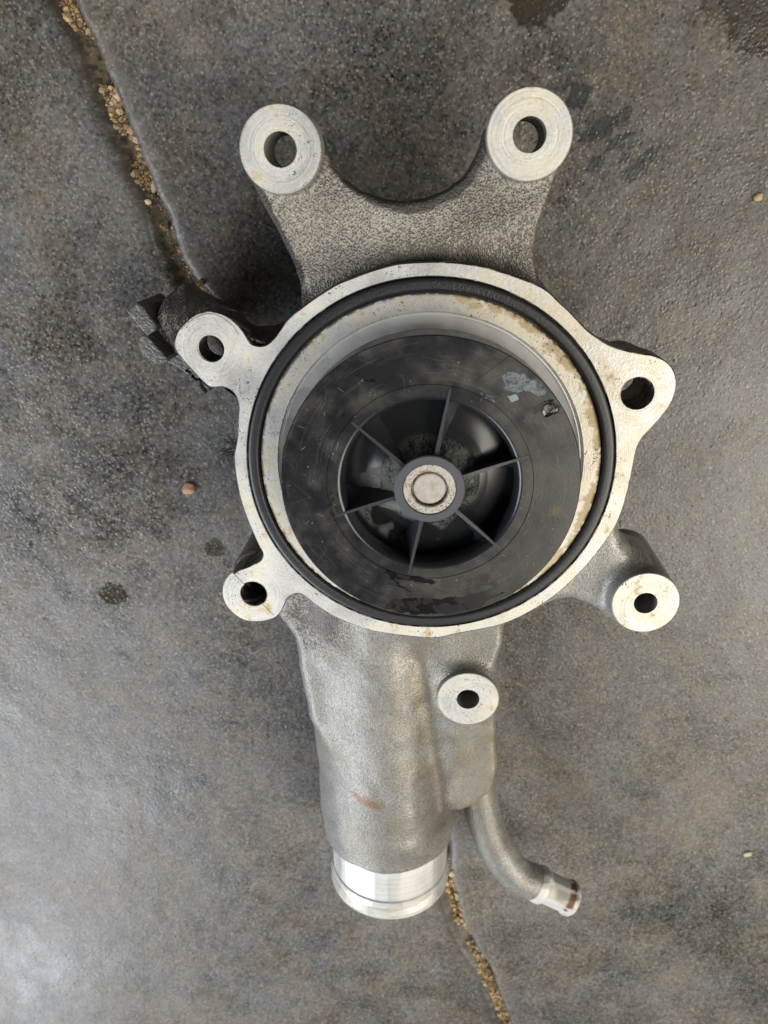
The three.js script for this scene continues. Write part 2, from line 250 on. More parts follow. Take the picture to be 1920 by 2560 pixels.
// black plastic of the impeller
const IMP = [CX - 0.05, CZ - 0.05, 0.1, 0.1];
const IH = HI, ip = (sx, sy, h = IH) => P(sx, sy, h);
const dropP = ip(1376, 1024), stain = (sx, sy) => ip(sx, sy);
const [impCol, impRough, impBump] = planTextures(1400, 1400, ...IMP, (x, z, o) => {
  const dx = x - CX, dz = z - CZ, R = Math.hypot(dx, dz), th = Math.atan2(dz, dx);
  const big = fbm(x * 80, z * 80, 4), mid = fbm(x * 300, z * 300, 3), fine = vn(x * 2600, z * 2600);
  let r = 0.0065, g = 0.007, b = 0.0085;
  const dustSheen = 0.8 * sm(0.36, 0.80, fbm(x * 120 + 2, z * 120 + 5, 5) + 0.20 * sm(-0.02, 0.04, dx + 0.15 * dz)) * (0.62 + 0.7 * (mid - 0.5)) * sm(0.027, 0.031, R);  // dust, thicker to the right where it also paints the disc's reflection
  r = mix(r, 0.042, dustSheen); g = mix(g, 0.037, dustSheen); b = mix(b, 0.030, dustSheen);
  const sp = sm(0.90, 0.96, fine) * sm(0.52, 0.66, mid) * 0.6; r = mix(r, 0.16, sp); g = mix(g, 0.15, sp); b = mix(b, 0.13, sp);
  let wet = 0;
  if (o.ink[3] > 0) { const c = o.ink, n = c[3]; r = mix(r, (c[0] / 255) ** 2.2, n); g = mix(g, (c[1] / 255) ** 2.2, n); b = mix(b, (c[2] / 255) ** 2.2, n); }
  if (o.wet[3] > 0) {
    const c = o.wet;
    if (c[1] > 240 && c[0] < 20) wet = c[3];
    else { const n = c[3] * sm(0.30, 0.75, mid + 0.35 * (fine - 0.5)); r = mix(r, (c[0] / 255) ** 2.2, n); g = mix(g, (c[1] / 255) ** 2.2, n); b = mix(b, (c[2] / 255) ** 2.2, n); }
  }
  const film = 0.8 * wet; r = mix(r, 0.005, film); g = mix(g, 0.005, film); b = mix(b, 0.005, film);
  o.r = r; o.g = g; o.b = b; o.k = mix(0.22 + 0.14 * mid + 0.14 * dustSheen, 0.3 - 0.2 * sm(0.5, 0.6, mid), wet); o.h = 0.5 + 0.35 * (fine - 0.5) * (1 - wet) + 0.3 * (mid - 0.5) * (1 - wet);
}, (g) => {
  const blob = (c, list) => { g.fillStyle = c; g.beginPath(); list.forEach(([sx, sy], i) => { const p = stain(sx, sy); i ? g.lineTo(p.x, p.z) : g.moveTo(p.x, p.z); }); g.closePath(); g.fill(); };
  const line = (c, w, list) => { g.strokeStyle = c; g.lineWidth = w; g.lineCap = 'round'; g.beginPath(); list.forEach(([sx, sy], i) => { const p = stain(sx, sy); i ? g.lineTo(p.x, p.z) : g.moveTo(p.x, p.z); }); g.stroke(); };
  scratch(g, 90, CX - 0.047, CX + 0.047, CZ - 0.047, CZ + 0.047, 0.007, 'rgba(120,118,114,0.22)', 0.00010, 11);
  const q = mulberry(23); for (let i = 0; i < 240; i++) { const R = 0.0335 + 0.0135 * q(), a = q() * 6.28; g.lineWidth = 0.00006 + 0.00008 * q(); g.strokeStyle = q() < 0.55 ? 'rgba(105,102,98,0.28)' : 'rgba(6,6,6,0.5)'; g.beginPath(); g.arc(CX, CZ, R, a, a + 0.05 + 0.5 * q() * q()); g.stroke(); }
  scratch(g, 18, CX - 0.047, CX - 0.02, CZ - 0.047, CZ + 0.02, 0.002, 'rgba(185,178,165,0.35)', 0.00010, 12);
  scratch(g, 90, CX - 0.047, CX + 0.047, CZ - 0.047, CZ + 0.047, 0.010, 'rgba(10,10,10,0.5)', 0.00010, 13);
  line('rgba(8,8,8,0.95)', 0.00025, [[1184, 955], [1225, 925], [1274, 890]]);
  const r = mulberry(22); for (let i = 0; i < 22; i++) { const a = r() * 6.28, R = 0.028 + 0.018 * r(); g.fillStyle = 'rgba(190,186,178,0.7)'; g.beginPath(); g.arc(CX + R * Math.cos(a), CZ + R * Math.sin(a), 0.00008 + 0.00008 * r(), 0, 7); g.fill(); }
}, (g) => {
  const blob = (c, list) => { g.fillStyle = c; g.beginPath(); list.forEach(([sx, sy], i) => { const p = stain(sx, sy); i ? g.lineTo(p.x, p.z) : g.moveTo(p.x, p.z); }); g.closePath(); g.fill(); };
  const grey = 'rgba(112,122,128,0.62)';
  blob(grey, [[1250, 942], [1275, 930], [1310, 938], [1345, 955], [1372, 985], [1350, 992], [1318, 975], [1290, 980], [1262, 975]]);
  blob('rgba(140,150,155,0.6)', [[1268, 992], [1290, 985], [1300, 1000], [1280, 1008]]);
  blob('rgba(140,145,150,0.55)', [[1175, 975], [1215, 985], [1250, 1000], [1246, 1010], [1205, 995]]);
  const WT = 'rgb(0,255,0)';
  blob(WT, [[900, 925], [940, 915], [985, 915], [992, 930], [960, 945], [925, 955], [905, 950]]);
  blob(WT, [[830, 1055], [860, 1030], [890, 1035], [885, 1060], [850, 1085], [832, 1078]]);
  blob(WT, [[1330, 1018], [1345, 1008], [1385, 1000], [1392, 1030], [1365, 1042], [1350, 1024], [1340, 1036]]);
  blob('rgba(60,58,30,0.95)', [[1362, 1275], [1385, 1258], [1415, 1270], [1428, 1288], [1400, 1295], [1372, 1290]]);
  blob(WT, [[955, 1525], [975, 1500], [1030, 1492], [1090, 1497], [1150, 1494], [1210, 1480], [1265, 1480], [1200, 1515], [1120, 1535], [1040, 1535]]);
  blob(WT, [[940, 1415], [960, 1420], [1010, 1437], [1060, 1440], [1090, 1455], [1060, 1462], [1010, 1447], [985, 1445], [1030, 1480], [1020, 1482], [975, 1440], [950, 1432]]);
  const r = mulberry(21);
  for (let i = 0; i < 26; i++) { const p = stain(815 + 45 * r(), 1215 + 75 * r()); g.fillStyle = WT; g.beginPath(); g.arc(p.x, p.z, 0.0004 + 0.0005 * r(), 0, 7); g.fill(); }
  for (let i = 0; i < 16; i++) { const p = stain(1190 + 60 * r(), 1440 + 45 * r()); g.fillStyle = 'rgba(25,14,10,0.8)'; g.beginPath(); g.arc(p.x, p.z, 0.0004 + 0.0009 * r(), 0, 7); g.fill(); }
}, 0.0022);
M.plastic = new THREE.MeshStandardMaterial({ map: impCol, roughnessMap: impRough, roughness: 1, metalness: 0, bumpMap: impBump, bumpScale: 0.00003 });
M.blade = new THREE.MeshStandardMaterial({ color: new THREE.Color().setRGB(0.026, 0.027, 0.032), roughness: 0.34, bumpMap: impBump, bumpScale: 0.00004 });
M.hub = new THREE.MeshStandardMaterial({ color: new THREE.Color().setRGB(0.046, 0.049, 0.060), roughness: 0.5, bumpMap: impBump, bumpScale: 0.00004 });
// eye and back plate: lime-like deposit with a ragged, speckled outline
const [eyeCol, eyeRough] = planTextures(900, 900, ...IMP, (x, z, o) => {
  const dx = x - CX, dz = z - CZ, R = Math.hypot(dx, dz), th = Math.atan2(dz, dx);
  const mid = fbm(x * 420, z * 420, 3), fine = vn(x * 3200, z * 3200), big = fbm(x * 90 + 30, z * 90, 3);
  const ang = 0.5 + 0.5 * Math.sin(th - 0.9 + 1.2 * (big - 0.5)), reach = 0.0175 + 0.0035 * (big - 0.5) + 0.010 * sm(0.2, 0.9, Math.sin(th - 0.75)) * sm(0.35, 0.6, big);
  const dep = sm(0.35, 0.85, sm(0.0022, -0.0030, R - reach + 0.002 * (mid - 0.5) + 0.0018 * (fine - 0.5)) * (0.35 + 0.6 * mid + 0.45 * (fine - 0.5)) * (0.75 + 0.35 * ang)) * 0.8;
  o.r = mix(0.012, 0.13, dep); o.g = mix(0.0135, 0.132, dep); o.b = mix(0.015, 0.11, dep); o.k = mix(0.22, 0.75, dep); o.h = 0.5;
});
M.eye = new THREE.MeshStandardMaterial({ map: eyeCol, roughnessMap: eyeRough, roughness: 1 });
M.eyeWall = new THREE.MeshStandardMaterial({ color: new THREE.Color().setRGB(0.011, 0.011, 0.0145), roughness: 0.26 });
// sintered bushing and shaft end
const [bushCol, bushRough, bushBump] = planTextures(512, 512, CX - 0.01, CZ - 0.01, 0.02, 0.02, (x, z, o) => {
  const R = Math.hypot(x - CX, z - CZ), n = vn(x * 3600, z * 3600), m = fbm(x * 700, z * 700, 3);
  let r = 0.38 + 0.16 * (m - 0.5), g = r * 0.94, b = r * 0.82;
  const bush = sm(0.0054, 0.0056, R);
  const pit = sm(0.74, 0.86, n) * bush; r = mix(r, 0.05, pit); g = mix(g, 0.03, pit); b = mix(b, 0.025, pit);
  const rust = sm(0.5, 0.75, m + 0.25 * sm(0.0066, 0.0058, R) - 0.1) * bush * 0.7; r = mix(r, 0.20, rust); g = mix(g, 0.11, rust); b = mix(b, 0.07, rust);
  const turn = (1 - bush) * 0.12 * (0.5 + 0.5 * Math.sin(R * 9000 + 2 * m)); r -= turn * 0.6; g -= turn * 0.6; b -= turn * 0.5;
  if (o.ink[3] > 0) { const t = o.ink[3]; r = mix(r, 0.22, t); g = mix(g, 0.20, t); b = mix(b, 0.15, t); }
  o.r = r; o.g = g; o.b = b; o.k = 0.45 + 0.3 * m; o.h = 0.6 - 0.5 * pit + 0.2 * (m - 0.5) - 0.3 * turn - (o.ink[3] > 0 ? 0.3 * o.ink[3] : 0);
}, (g) => { scratch(g, 40, CX - 0.005, CX + 0.005, CZ - 0.005, CZ + 0.005, 0.003, 'rgba(0,0,0,0.5)', 0.00009, 31); });
M.bush = new THREE.MeshStandardMaterial({ map: bushCol, roughnessMap: bushRough, roughness: 1, metalness: 0.45, bumpMap: bushBump, bumpScale: 0.0001 });

// ------------------------------------------------------------------ the concrete floor with its crack
const CRACK = [...[[-60, -420], [60, -180], [185, 0], [235, 104], [284, 220], [318, 312], [365, 417], [412, 521], [466, 648], [512, 708], [600, 820]].map(([x, y]) => P(x, y)),
  ...[[1095, 2020], [1122, 2115], [1135, 2200], [1166, 2310], [1210, 2400], [1240, 2470], [1290, 2580], [1370, 2760], [1500, 3060]].map(([x, y]) => P(x, y))].map((p) => [p.x, p.z]);
function crackD(x, z) {                                        // signed distance to the crack's sharp right edge, right side positive
  let best = 9, sgn = 1;
  for (let i = 0; i + 1 < CRACK.length; i++) {
    const ax = CRACK[i][0], az = CRACK[i][1], bx = CRACK[i + 1][0] - ax, bz = CRACK[i + 1][1] - az;
    const t = clamp(((x - ax) * bx + (z - az) * bz) / (bx * bx + bz * bz)), ex = x - ax - bx * t, ez = z - az - bz * t, d = Math.hypot(ex, ez);
    if (d < best) { best = d; sgn = bx * ez - bz * ex > 0 ? -1 : 1; }
  }
  return best * sgn;
}
function floorY(x, z) {
  let y = 0.0011 * (fbm(x * 22, z * 22, 3) - 0.5) + 0.0003 * (fbm(x * 110 + 8, z * 110, 2) - 0.5);
  let d = crackD(x, z);
  if (Math.abs(d) < 0.06) {
    d += 0.0022 * (fbm(x * 120 + 70, z * 120, 3) - 0.5) + 0.004 * (vn(x * 38 + 11, z * 38) - 0.5);
    const wide = 0.0044 + 0.003 * (vn(z * 40, 3.3) - 0.5);
    const right = 0.0016 - 0.0018 * Math.exp(-d / 0.0014);
    const left = -0.0052 * sm(-wide - 0.006, -wide + 0.002, d) + 0.0008 * (vn(x * 300, z * 300) - 0.5) * sm(-wide - 0.008, -wide, d);
    y += d > 0 ? right * sm(0.06, 0.03, d) : left + 0.0005 * sm(-0.02, 0, d);
    if (d > -0.0012 && d <= 0) y = mix(y, -0.0002, sm(-0.0012, 0, d));
  }
  return y - 0.0008;
}
const FL = [-0.36, -0.14, 0.72, 0.72];
const oilSpots = [[283, 1484, 30, 0.9], [538, 1372, 27, 0.8], [566, 1412, 11, 0.6], [1330, -6, 62, 1], [1390, -20, 50, 1], [1905, 10, 110, 0.95], [1820, 0, 60, 0.6]].map(([x, y, r, k]) => { const p = P(x, y), q = P(x + r, y); return [p.x, p.z, Math.hypot(q.x - p.x, q.z - p.z), k]; });
const chips = [[1447, 240, 26], [1560, 285, 22], [1515, 320, 30], [1545, 355, 24], [1580, 350, 22], [1625, 385, 20], [1585, 425, 30], [1560, 395, 16], [1490, 410, 18], [1460, 338, 10], [478, 1965, 32], [290, 1780, 22]].map(([x, y, r]) => { const p = P(x, y), q = P(x + r, y); return [p.x, p.z, Math.hypot(q.x - p.x, q.z - p.z)]; });
const [floorCol, floorRough, floorBump] = planTextures(2048, 2048, ...FL, (x, z, o) => {
  const big = fbm(x * 14 + 3, z * 14, 4), mid = fbm(x * 85 + 1, z * 85 + 5, 4), fine = fbm(x * 750, z * 750, 2), tiny = vn(x * 1400, z * 1400), hue = fbm(x * 60 + 90, z * 60 + 20, 3);
  cells(x * 1150, z * 1150); const c1 = W.d, k1 = W.id; cells(x * 420 + 50, z * 420 + 9); const c2 = W.d, k2 = W.id;
  let a = 0.077 * (0.88 + 0.9 * (big - 0.4) + 0.7 * (mid - 0.5) + 0.7 * (fine - 0.5) + 1.2 * (k1 - 0.5) * sm(0.8, 0.2, c1));
  const warm = (hue - 0.5) * 0.8 + 0.35 * (vn(x * 330 + 5, z * 330) - 0.5);
  let r = a * (1.10 + 0.34 * warm), g = a * (1.0 + 0.05 * warm), b = a * (0.87 - 0.36 * warm);
  const green = sm(0.0, -0.25, x + 0.9 * z + 0.12 + 0.05 * (big - 0.5)) * 0.25; r *= 1 - 0.2 * green; b *= 1 - 0.35 * green;
  // exposed grains of sand in the cement
  const gr = k1 > 0.90 ? sm(0.55, 0.30, c1) : 0; r = mix(r, 0.20, gr * 0.7); g = mix(g, 0.18, gr * 0.7); b = mix(b, 0.15, gr * 0.7);
  const gr2 = k2 > 0.965 ? sm(0.16 + 0.2 * (k2 - 0.965) / 0.035, 0.08, c2 + 0.12 * (tiny - 0.5)) : 0, gw = (k2 * 977) % 1; r = mix(r, 0.30, gr2 * 0.75); g = mix(g, 0.28 - 0.09 * gw, gr2 * 0.75); b = mix(b, 0.24 - 0.13 * gw, gr2 * 0.75);
  const pit = (k2 < 0.09 ? sm(0.34, 0.12, c2 + 0.25 * (fine - 0.5)) : 0) * sm(0.4, 0.55, mid); r = mix(r, 0.02, pit * 0.7); g = mix(g, 0.018, pit * 0.7); b = mix(b, 0.016, pit * 0.7);
  let oil = 0, brown = 0;
  for (const [ox, oz, or, k] of oilSpots) { const d = Math.hypot(x - ox, z - oz) / or + 0.7 * (mid - 0.5) + 0.35 * (fine - 0.5); const t = sm(1.1, 0.85, d) * k; if (t > oil) oil = t; }
  r = mix(r, 0.024, oil * 0.85); g = mix(g, 0.019, oil * 0.85); b = mix(b, 0.010, oil * 0.85);
  let chip = 0;
  for (const [ox, oz, or] of chips) { const d = Math.max(Math.abs(x - ox + 0.5 * (z - oz)), Math.abs(z - oz)) / or + 1.1 * (mid - 0.5) + 0.4 * (fine - 0.5); chip = Math.max(chip, sm(1.0, 0.8, d)); }
  r = mix(r, 0.036, chip * 0.85); g = mix(g, 0.036, chip * 0.85); b = mix(b, 0.039, chip * 0.85);
  const d = crackD(x, z) + 0.0022 * (fbm(x * 120 + 70, z * 120, 3) - 0.5) + 0.004 * (vn(x * 38 + 11, z * 38) - 0.5);
  const mud = sm(-0.014, -0.006, d + 0.008 * (mid - 0.5) + 0.003 * (fine - 0.5)) * sm(0.001, -0.001, d);
  const sandy = sm(0.42, 0.6, fine) * sm(-0.008, -0.005, d);
  const br = mix(0.030, 0.105, sandy), bg = mix(0.024, 0.074, sandy), bb = mix(0.015, 0.036, sandy);
  r = mix(r, br, mud * 0.9); g = mix(g, bg, mud * 0.9); b = mix(b, bb, mud * 0.9);
  const litLip = sm(-0.001, 0.0005, d) * sm(0.008, 0.001, d - 0.006 * (vn(z * 30, 7.7) - 0.4) + 0.010 * (mid - 0.5) + 0.005 * (fine - 0.5)) * (0.6 + 0.8 * (fine - 0.3)); // the crack's bevelled edge painted paler, as if lit from the left
  r = mix(r, 0.125, litLip * 0.6); g = mix(g, 0.112, litLip * 0.6); b = mix(b, 0.105, litLip * 0.6);
  o.r = r; o.g = g; o.b = b;
  o.k = 0.335 + 0.2 * fine + 0.35 * (big - 0.5) + 0.2 * (mid - 0.5) - 0.22 * oil - 0.12 * chip; o.h = 0.55 + 0.35 * (k1 - 0.5) * sm(0.8, 0.1, c1) + 0.2 * (fine - 0.5) + 0.15 * (mid - 0.5) + 0.2 * gr - 0.35 * pit - 0.1 * chip;
});
M.floor = new THREE.MeshStandardMaterial({ map: floorCol, roughnessMap: floorRough, roughness: 1, metalness: 0, bumpMap: floorBump, bumpScale: 0.00022 });
{
  const line = (a, b, step) => { const l = []; for (let v = a; v <= b + 1e-9; v += step) l.push(v); let s = step, lo = a, hi = b; while (hi < 4) { s *= 1.5; hi += s; lo -= s; l.push(hi); l.unshift(lo); } return l; };
  const xs = line(-0.275, 0.23, 0.0011), zs = line(-0.08, 0.5, 0.0011), nx = xs.length, nz = zs.length;
  const pos = new Float32Array(nx * nz * 3), uv = new Float32Array(nx * nz * 2), idx = new Uint32Array((nx - 1) * (nz - 1) * 6);
  for (let j = 0, k = 0; j < nz; j++) for (let i = 0; i < nx; i++, k++) {
    pos[3 * k] = xs[i]; pos[3 * k + 1] = floorY(xs[i], zs[j]); pos[3 * k + 2] = zs[j];
    uv[2 * k] = (xs[i] - FL[0]) / FL[2]; uv[2 * k + 1] = (zs[j] - FL[1]) / FL[3];
  }
  let q = 0; for (let j = 0; j + 1 < nz; j++) for (let i = 0; i + 1 < nx; i++) { const a = j * nx + i; idx.set([a, a + nx, a + 1, a + 1, a + nx, a + nx + 1], q); q += 6; }
  const g = new THREE.BufferGeometry(); g.setAttribute('position', new THREE.BufferAttribute(pos, 3)); g.setAttribute('uv', new THREE.BufferAttribute(uv, 2)); g.setIndex(new THREE.BufferAttribute(idx, 1)); g.computeVertexNormals();
  single('floor', g, M.floor, 'stained grey-brown concrete floor with a long crack running under the pump', null, 'structure');
}

// ------------------------------------------------------------------ the cast housing: a distance field, meshed with surface nets
const len2 = Math.hypot;
const slab = (d2, y, y0, y1, r) => { const a = d2 + r, b = Math.abs(y - (y0 + y1) / 2) - (y1 - y0) / 2 + r; return Math.min(Math.max(a, b), 0) + len2(Math.max(a, 0), Math.max(b, 0)) - r; };
const smin = (a, b, k) => { const h = Math.max(k - Math.abs(a - b), 0) / k; return Math.min(a, b) - h * h * k * 0.25; };
const smax = (a, b, k) => -smin(-a, -b, k);
function capsule(x, y, z, a, b) { const bx = b[0] - a[0], by = b[1] - a[1], bz = b[2] - a[2], t = clamp(((x - a[0]) * bx + (y - a[1]) * by + (z - a[2]) * bz) / (bx * bx + by * by + bz * bz)); return len2(x - a[0] - bx * t, y - a[1] - by * t, z - a[2] - bz * t) - mix(a[3], b[3], t); }
const ARM = px([[1540, 1300], [1556, 1352], [1583, 1384], [1620, 1410], [1690, 1480], [1620, 1600], [1545, 1560], [1511, 1533], [1475, 1515], [1434, 1503], [1390, 1505], [1300, 1540], [1200, 1300]], 0.056);
const armD = polySD(ARM);
const HUMP = [[-0.02, 0.135], [0.034, 0.140], [0.0335, 0.162], [0.0315, 0.172], [0.0325, 0.185], [0.0335, 0.205], [0.0352, 0.226], [0.0335, 0.240], [0.026, 0.2485], [0.014, 0.2570], [0.0, 0.2600], [-0.02, 0.22]].map(([x, z]) => ({ x, z }));
const humpD = polySD(HUMP);
const shoulderD = polySD(px([[690, 1520], [706, 1548], [722, 1566], [735, 1585], [744, 1615], [752, 1660], [762, 1720], [778, 1790], [830, 1860], [920, 1800], [1000, 1560], [860, 1500], [760, 1440]], 0.050));
const flangeD = polySD(FLANGE);
function housing(x, y, z) {
  const R = len2(x - CX, z - CZ);
  let d = slab(R - 0.0615, y, 0.006, 0.0600, 0.004);                                        // volute
  if (z > 0.09) {                                                                           // outlet pipe: a flattened taper
    const yy = 0.0325 + (y - 0.0325) * mix(1.36, 1.02, sm(0.14, 0.26, z)), t = clamp((z - 0.12) / 0.15);
    let o = capsule(x, yy, z, [-0.0085, 0.029, 0.118, 0.0415], [-0.0107, 0.0300, 0.175, 0.0376]);
    o = smin(o, capsule(x, yy, z, [-0.0107, 0.0300, 0.175, 0.0376], [-0.0115, 0.0330, 0.258, 0.0304]), 0.004);
    o = smin(o, capsule(x, yy, z, [-0.0113, 0.0330, 0.25, 0.0304], [-0.0110, 0.0335, 0.30, 0.0302]), 0.004);
    o = smax(o, z - 0.2765, 0.0022);
    let h = slab(humpD(x, z), y, 0.012, 0.0570 - 0.10 * Math.max(0, z - 0.188), 0.003);
    h = smin(h, slab(len2(x - BOSS_B.x, z - BOSS_B.z) - 0.0118, y, 0.012, 0.0600, 0.0015), 0.006);
    o = smin(o, h, 0.008);
    if (z > 0.15) { const xv = mix(0.0005, 0.0120, (z - 0.165) / 0.09), q = (x - xv) / 0.0075; o += 0.0046 * Math.exp(-q * q) * sm(0.152, 0.172, z) * sm(0.272, 0.256, z) * sm(0.03, 0.045, y); }   // the valley between pipe and hump
    d = smin(d, smin(o, slab(shoulderD(x, z), y, 0.026, 0.0545, 0.004), 0.010), 0.014);
    let a = slab(armD(x, z), y, 0.030, 0.0575, 0.0045);                                     // arm and its boss
    a = smin(a, slab(len2(x - BOSS_R.x, z - BOSS_R.z) - 0.0119, y, 0.024, 0.0625, 0.0012), 0.005);
    d = smin(d, a, 0.010);
    d = smin(d, slab(len2(x - HOLE_L.x - 0.001, z - HOLE_L.z + 0.001) - 0.0112, y, 0.022, 0.0565, 0.002), 0.009);
  }
  if (z < 0.09) {
    const lift = 0.0018 * Math.sin(x * 60 + 1) + 0.0022 * Math.exp(-Math.pow((z - 0.016 + 0.3 * (x - 0.0)) / 0.005, 2));
    let w = slab(webD(x, z), y, 0.047, 0.0600 + lift * 0.5, 0.0012);
    for (const e of [EAR_L, EAR_R]) w = smin(w, slab(len2(x - e.x, z - e.z) - (e.r + 0.0002), y, 0.0497, 0.0650, 0.0008), 0.0018);
    d = smin(d, w, 0.008);
  }
  if (x > 0.04) d = smin(d, slab(len2(x - HOLE_R.x + 0.0005, z - HOLE_R.z + 0.0012) - 0.0108, y, 0.038, 0.0565, 0.002), 0.008);
  d = smax(d, -(slab(R - 0.058, y, 0.046, 0.09, 0.002)), 0.001);                              // the chamber
  for (const e of [EAR_L, EAR_R]) d = Math.max(d, 0.0062 - len2(x - e.x, z - e.z));
  d = Math.max(d, 0.0056 - len2(x - BOSS_R.x, z - BOSS_R.z)); 
  if (y > 0.035) d = Math.max(d, 0.0058 - len2(x - BOSS_B.x, z - BOSS_B.z));
  for (const e of [HOLE_3, HOLE_R, HOLE_L]) d = Math.max(d, e.r + 0.001 - len2(x - e.x, z - e.z));
  return d + 0.0007 * (vn3(x * 160, z * 160, y * 160) - 0.5) + 0.0010 * (vn3(x * 55 + 9, z * 55, y * 55) - 0.5);
}
function surfaceNets(f, lo, hi, h) {
  const n = [0, 1, 2].map((i) => Math.ceil((hi[i] - lo[i]) / h) + 1), [nx, ny, nz] = n, F = new Float32Array(nx * ny * nz).fill(1), B = 8, at = (i, j, k) => (k * ny + j) * nx + i;
  const X = (i) => lo[0] + i * h, Y = (j) => lo[1] + j * h, Zc = (k) => lo[2] + k * h;
  for (let k = 0; k < nz; k += B) for (let j = 0; j < ny; j += B) for (let i = 0; i < nx; i += B) {
    const c = f(X(i + 3.5), Y(j + 3.5), Zc(k + 3.5)), far = Math.abs(c) > h * B * 1.25;
    for (let c2 = k; c2 < Math.min(k + B, nz); c2++) for (let b = j; b < Math.min(j + B, ny); b++) for (let a = i; a < Math.min(i + B, nx); a++) F[at(a, b, c2)] = far ? c : f(X(a), Y(b), Zc(c2));
  }
  const id = new Int32Array(nx * ny * nz).fill(-1), pos = [], idx = [];
  const E = [[0, 1], [2, 3], [4, 5], [6, 7], [0, 2], [1, 3], [4, 6], [5, 7], [0, 4], [1, 5], [2, 6], [3, 7]], v = new Float32Array(8);
  for (let k = 0; k + 1 < nz; k++) for (let j = 0; j + 1 < ny; j++) for (let i = 0; i + 1 < nx; i++) {
    let m = 0; for (let c = 0; c < 8; c++) { v[c] = F[at(i + (c & 1), j + ((c >> 1) & 1), k + (c >> 2))]; if (v[c] < 0) m |= 1 << c; }
    if (m === 0 || m === 255) continue;
    let sx = 0, sy = 0, sz = 0, q = 0;
    for (const [a, b] of E) { if ((v[a] < 0) === (v[b] < 0)) continue; const t = v[a] / (v[a] - v[b]); sx += mix(a & 1, b & 1, t); sy += mix((a >> 1) & 1, (b >> 1) & 1, t); sz += mix(a >> 2, b >> 2, t); q++; }
    id[at(i, j, k)] = pos.length / 3; pos.push(X(i + sx / q), Y(j + sy / q), Zc(k + sz / q));
  }
  const quad = (a, b, c, d, flip) => { if (a < 0 || b < 0 || c < 0 || d < 0) return; flip ? idx.push(a, c, b, a, d, c) : idx.push(a, b, c, a, c, d); };
  for (let k = 1; k + 1 < nz; k++) for (let j = 1; j + 1 < ny; j++) for (let i = 1; i + 1 < nx; i++) {
    const s = F[at(i, j, k)] < 0;
    if (s !== F[at(i + 1, j, k)] < 0) quad(id[at(i, j - 1, k - 1)], id[at(i, j, k - 1)], id[at(i, j, k)], id[at(i, j - 1, k)], !s);
    if (s !== F[at(i, j + 1, k)] < 0) quad(id[at(i - 1, j, k - 1)], id[at(i - 1, j, k)], id[at(i, j, k)], id[at(i, j, k - 1)], !s);
    if (s !== F[at(i, j, k + 1)] < 0) quad(id[at(i - 1, j - 1, k)], id[at(i, j - 1, k)], id[at(i, j, k)], id[at(i - 1, j, k)], !s);
  }
  const g = new THREE.BufferGeometry(); g.setAttribute('position', new THREE.Float32BufferAttribute(pos, 3)); g.setIndex(idx);
  const nor = new Float32Array(pos.length), e = h * 0.6;
  for (let i = 0; i < pos.length; i += 3) { const x = pos[i], y = pos[i + 1], z = pos[i + 2]; let a = f(x + e, y, z) - f(x - e, y, z), b = f(x, y + e, z) - f(x, y - e, z), c = f(x, y, z + e) - f(x, y, z - e); const l = Math.hypot(a, b, c) || 1; nor.set([a / l, b / l, c / l], i); }
  g.setAttribute('normal', new THREE.BufferAttribute(nor, 3)); return g;
}

const pump = new THREE.Group(); pump.name = 'water_pump'; scene.add(pump);
pump.userData = { label: 'used cast aluminium water pump with black plastic impeller lying face up on the concrete', category: 'water pump' };
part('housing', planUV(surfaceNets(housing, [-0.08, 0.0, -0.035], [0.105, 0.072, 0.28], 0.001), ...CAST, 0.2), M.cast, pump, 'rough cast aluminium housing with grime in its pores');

// machined flange with its three lugs
{
  const s = new THREE.Shape(smoothLoop(FLANGE, 700));
  s.holes.push(circlePath(CX, CZ, R_GO, 160), circlePath(HOLE_3.x, HOLE_3.z, HOLE_3.r), circlePath(HOLE_R.x, HOLE_R.z, HOLE_R.r), circlePath(HOLE_L.x, HOLE_L.z, HOLE_L.r));
  const g = extrudeUp(s, 0.055, HF, 0.00035);
  planUV(g, ...FACE);
  part('flange', g, [M.machined, M.grime], pump, 'bright milled flange face with three bolt lugs');  // the sides' black is grime plus painted shade
}
{                                                              // spot-faced areas of two lugs, a hair above the flange
  const s = new THREE.Shape(px([[452, 824], [462, 813], [485, 795], [511, 784], [535, 784], [556, 793], [583, 814], [596, 836], [572, 890], [543, 958], [535, 962], [522, 960], [500, 934], [476, 880]], HF).map((p) => V2(p.x, p.z)));
  s.holes.push(circlePath(HOLE_3.x, HOLE_3.z, HOLE_3.r));
  part('spot_face', planUV(extrudeUp(s, HF - 0.001, HF + 0.0003, 0.0002, 1), ...FACE), M.machined, pump, 'milled facet round the upper left bolt hole');
  const h = new THREE.Shape(), a0 = -2.25, arc = (r, a, b) => Array.from({ length: 41 }, (_, i) => { const t = mix(a, b, i / 40); return V2(HOLE_L.x + r * Math.cos(t), HOLE_L.z + r * Math.sin(t)); });
  h.setFromPoints([...arc(0.0113, a0, a0 - Math.PI), ...arc(HOLE_L.r, a0 - Math.PI, a0)]);
  part('spot_face', planUV(extrudeUp(h, HF - 0.001, HF + 0.0003, 0.0002, 1), ...FACE), M.machined, pump, 'milled half ring round the lower left bolt hole');
}
